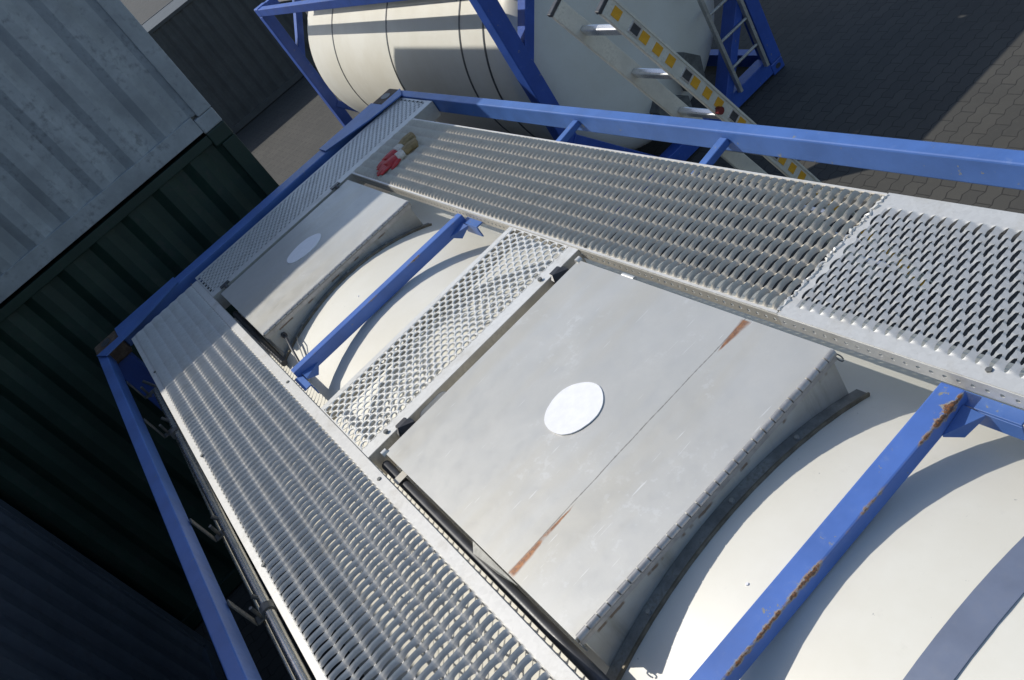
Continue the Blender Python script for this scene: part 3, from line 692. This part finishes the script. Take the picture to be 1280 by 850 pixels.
# ================================================================== striped ladder
LB = Vector((2.2, 2.690, 0.0)); LTp = Vector((2.2, 1.540, 2.878))
ladm = mat_plain('cream_ladder_profile', (0.62, 0.59, 0.50), 0.5, 0, 0.15, 8, (0.25, 0.22, 0.17), 0.35)
yel = mat_plain('yellow_tape', (0.72, 0.36, 0.02), 0.45, 0, 0.15, 20, (0.3, 0.2, 0.06), 0.4)
alu = mat_plain('aluminium_rung', (0.72, 0.72, 0.72), 0.3, 0.8, 0.12, 20)
Ld = thing('ladder', 'cream ladder with yellow blocks along its stile, leaning up beside the blue rail', 'ladder', LB)
dirv = (LTp - LB).normalized(); LL = (LTp - LB).length; nrm = dirv.cross(Vector((1, 0, 0))).normalized()
LWid = 0.38
for k, x in enumerate((2.2, 2.2 - LWid)):
    a = Vector((x, LB.y, 0.0)); b = a + dirv * LL
    bm = B(); bar(bm, a + dirv * 0.02, b, 0.026, 0.094, 0.006, nrm)
    st = obj('stile', bm, ladm, Ld, False, 'near stile with yellow blocks' if k == 0 else 'plain cream far stile')
    if k == 0:
        for sgn in (-1, 1):
            bm = B(); bar(bm, a + dirv * 0.02 + nrm * sgn * 0.041 + Vector((0.0155, 0, 0)), b + nrm * sgn * 0.041 + Vector((0.0155, 0, 0)), 0.006, 0.012, 0.002, nrm); obj('stile_edge', bm, ladm, st)
        socks = [LL - 0.19 - 0.375 * i for i in range(7)]
        t = 0.10
        while t < LL - 0.06:
            if all(abs(t + 0.024 - q) > 0.052 for q in socks):
                bm = B(); cpos = a + dirv * t + Vector((0.0145, 0, 0)); bar(bm, cpos, cpos + dirv * 0.05, 0.002, 0.046, 0, nrm); obj('yellow_block', bm, yel, st)
            t += 0.0938
        for q in socks:
            bm = B(); cpos = a + dirv * (q - 0.032) + Vector((0.0145, 0, 0)); bar(bm, cpos, cpos + dirv * 0.064, 0.003, 0.056, 0.001, nrm); so_ = obj('rung_socket', bm, alu, st)
            bm = B(); cpos = a + dirv * (q - 0.024) + Vector((0.0165, 0, 0)); bar(bm, cpos, cpos + dirv * 0.048, 0.003, 0.040, 0.001, nrm); obj('socket_hole', bm, M['rubber'], so_)
        bm = B(); cpos = a + dirv * (LL - 0.83) + nrm * -0.03; tube(bm, [cpos + Vector((0.013, 0, 0)), cpos + Vector((0.04, 0, 0))], 0.02, 12)
        obj('red_knob', bm, mat_plain('dark_red_plastic', (0.16, 0.02, 0.02), 0.4), st, True)
    bm = B(); bar(bm, b + dirv * 0.0005, b + dirv * 0.02, 0.03, 0.10, 0.004, nrm); obj('end_cap', bm, M['rubber'], st)
    bm = B(); bar(bm, a, a + dirv * 0.05, 0.034, 0.11, 0.004, nrm); obj('end_cap', bm, M['rubber'], st)
t = LL - 0.185
while t > 0.1:
    c = Vector((0, LB.y, 0)) + dirv * t
    bm = B(); bar(bm, (2.2 - LWid + 0.013, c.y, c.z), (2.187, c.y, c.z), 0.05, 0.034, 0.008, nrm); obj('rung', bm, alu, Ld); t -= 0.375

# ================================================================== gloves
gred = mat_plain('red_glove_rubber', (0.42, 0.018, 0.022), 0.55, 0, 0.3, 40)
gtan = mat_plain('tan_leather', (0.27, 0.20, 0.09), 0.8, 0, 0.35, 40, (0.14, 0.1, 0.05), 0.5)
gwht = mat_plain('white_cotton', (0.62, 0.58, 0.50), 0.9, 0, 0.2, 60)
def glove(x, y, z, rz, label, flip=1):
    t = thing('work_glove', label, 'glove', (x, y, z), 'work gloves on the walkway'); t.rotation_euler = (0, 0, rz); t.scale = (1.05, 0.98, 0.8)
    def part(nm, chains, mat, vox, par=t):
        bm = B()
        for pts, rad in chains: tube(bm, pts, rad, 10)
        me = bpy.data.meshes.new(nm); bmesh.ops.scale(bm, vec=(1, 1, 0.62), verts=bm.verts[:]); bmesh.ops.recalc_face_normals(bm, faces=bm.faces[:]); bm.to_mesh(me); bm.free(); me.materials.append(mat)
        o = bpy.data.objects.new(nm, me); C.objects.link(o); o.parent = par
        rm = o.modifiers.new('fuse', 'REMESH'); rm.mode = 'VOXEL'; rm.voxel_size = vox; rm.use_smooth_shade = True
        s = o.modifiers.new('soft', 'SMOOTH'); s.iterations = 4
        return o
    F = flip
    palm = part('palm', [([(0, 0.0, 0.03), (0.004, 0.03, 0.034), (0.002, 0.065, 0.034), (0, 0.085, 0.03)], [0.030, 0.043, 0.045, 0.036]),
          ([(-0.022, 0.02, 0.03), (-0.022, 0.08, 0.03)], [0.022, 0.024]), ([(0.024, 0.02, 0.03), (0.024, 0.08, 0.03)], [0.022, 0.024]),
          ([(-0.032 * F, 0.08, 0.03), (-0.036 * F, 0.115, 0.034), (-0.038 * F, 0.145, 0.022)], [0.015, 0.014, 0.011]),
          ([(-0.011 * F, 0.085, 0.03), (-0.012 * F, 0.125, 0.036), (-0.014 * F, 0.163, 0.022)], [0.016, 0.0145, 0.0115]),
          ([(0.011 * F, 0.085, 0.03), (0.012 * F, 0.12, 0.036), (0.013 * F, 0.156, 0.022)], [0.016, 0.0145, 0.0115]),
          ([(0.032 * F, 0.075, 0.03), (0.036 * F, 0.105, 0.034), (0.04 * F, 0.130, 0.02)], [0.0145, 0.013, 0.010]),
          ([(-0.03 * F, 0.02, 0.03), (-0.058 * F, 0.05, 0.028), (-0.066 * F, 0.085, 0.02)], [0.019, 0.016, 0.012])], gred, 0.0032)
    part('knit_back', [([(0.0, -0.03, 0.033), (0.002, 0.02, 0.038)], [0.043, 0.041])], gwht, 0.004)
    part('cuff', [([(0.0, -0.12, 0.032), (0.006, -0.08, 0.04), (0.0, -0.028, 0.034)], [0.050, 0.047, 0.041]), ([(0.03, -0.125, 0.03), (0.02, -0.05, 0.04)], [0.030, 0.026])], gtan, 0.004)
    return t
glove(1.105, 0.700, ZD + 0.004, R_(170), 'red palmed work glove lying on top, its white knit back and tan cuff in view')
glove(1.02, 0.735, ZD + 0.004, R_(186), 'second red work glove, half under the other, tan cuff towards the blue rail', -1)

# ================================================================== shipping containers round about
def box_container(name, label, x0, x1, y0, y1, z0, h, col, cat='container', parts=True, dirt=(0.05, 0.045, 0.04)):
    t = thing(name, label, cat, ((x0 + x1) / 2, (y0 + y1) / 2, z0))
    mt = mat_plain('container_paint_' + name, col, 0.55, 0, 0.25, 2.5, dirt, 0.5)
    z1 = z0 + h; depth = 0.036
    bm = B()
    def corr(a, b, nrmv):
        """corrugated wall from a to b (plan), set in by the corrugation"""
        a, b, n_ = Vector(a), Vector(b), Vector(nrmv); L = (b - a).length; pit = 0.278; n = int(L / pit); pts = []
        for i in range(n):
            s = i * L / n; q = L / n
            for fr, dd in ((0, 0), (0.26, 0), (0.5, 1), (0.76, 1)): pts.append(a + (b - a) / L * (s + fr * q) - n_ * (0.012 + dd * depth))
        pts.append(b - n_ * 0.012); prev = None
        for p_ in pts:
            cur = (bm.verts.new((p_.x, p_.y, z0 + 0.14)), bm.verts.new((p_.x, p_.y, z1 - 0.07)))
            if prev: bm.faces.new((prev[0], cur[0], cur[1], prev[1]))
            prev = cur
    i = 0.10
    corr((x1, y0 + i), (x1, y1 - i), (1, 0)); corr((x0, y0 + i), (x0, y1 - i), (-1, 0))
    corr((x0 + i, y1), (x1 - i, y1), (0, 1)); corr((x0 + i, y0), (x1 - i, y0), (0, -1))
    o = obj('wall_panels', bm, mt, t)
    bm = B(); box(bm, x0 + 0.06, x1 - 0.06, y0 + 0.06, y1 - 0.06, z1 - 0.06, z1 - 0.02); obj('roof', bm, mt, t)
    bm = B(); box(bm, x0 + 0.06, x1 - 0.06, y0 + 0.06, y1 - 0.06, z0 + 0.10, z0 + 0.14); obj('floor', bm, M['steel_dark'], t)
    for x, sx in ((x0, 1), (x1, -1)):
        xa, xb = sorted((x, x + sx * 0.06))
        for za, zb in ((z0 + 0.02, z0 + 0.15), (z1 - 0.075, z1 - 0.008)):
            bm = B(); box(bm, xa, xb, y0 + 0.163, y1 - 0.163, za, zb, 0.004); obj('rail', bm, mt, t)
        for y, sy in ((y0, 1), (y1, -1)):
            ya, yb = sorted((y, y + sy * 0.12)); xc, xd = sorted((x, x + sx * 0.12))
            bm = B(); box(bm, xc, xd, ya, yb, z0 + 0.119, z1 - 0.119, 0.006); obj('corner_post', bm, mt, t)
            for cz in (z0, z1 - 0.118): obj('corner_casting', casting_bm(x, y, cz, sx, sy), mt, t)
    for y, sy in ((y0, 1), (y1, -1)):
        ya, yb = sorted((y, y + sy * 0.06))
        for za, zb in ((z0 + 0.02, z0 + 0.15), (z1 - 0.075, z1 - 0.008)):
            bm = B(); box(bm, x0 + 0.18, x1 - 0.18, ya, yb, za, zb, 0.004); obj('rail', bm, mt, t)
    return t
GR = 0.40
box_container('shipping_container', 'dark green container lying crosswise on the ground just beyond the far end beam', -3.49, -1.05, GR - 6.058, GR, 0, 2.896, (0.010, 0.032, 0.021))
box_container('shipping_container', 'pale grey container stacked on the dark green one', -3.49, -1.05, GR - 6.058, GR, 2.896, 2.591, (0.38, 0.405, 0.41))
box_container('shipping_container', 'dark brown container on the ground behind the green one, beside the gap', -6.42, -3.98, 0.75 - 6.058, 0.75, 0, 2.896, (0.07, 0.06, 0.05))
box_container('shipping_container', 'black-green container stacked on the brown one behind the grey container', -6.42, -3.98, 0.75 - 6.058, 0.75, 2.896, 2.591, (0.05, 0.06, 0.06))
box_container('shipping_container', 'slate blue container on the ground alongside the left blue rail', -0.73, 5.33, -4.88, -2.44, 0, 2.591, (0.07, 0.085, 0.105))
box_container('shipping_container', 'upper container of the stack alongside the left blue rail', -0.73, 5.33, -4.88, -2.44, 2.591, 2.591, (0.06, 0.07, 0.08))
box_container('shipping_container', 'dark grey container far off at the end of the gap between the stacks', -16.5, -14.06, -1.0, 5.06, 0, 2.591, (0.055, 0.06, 0.06))
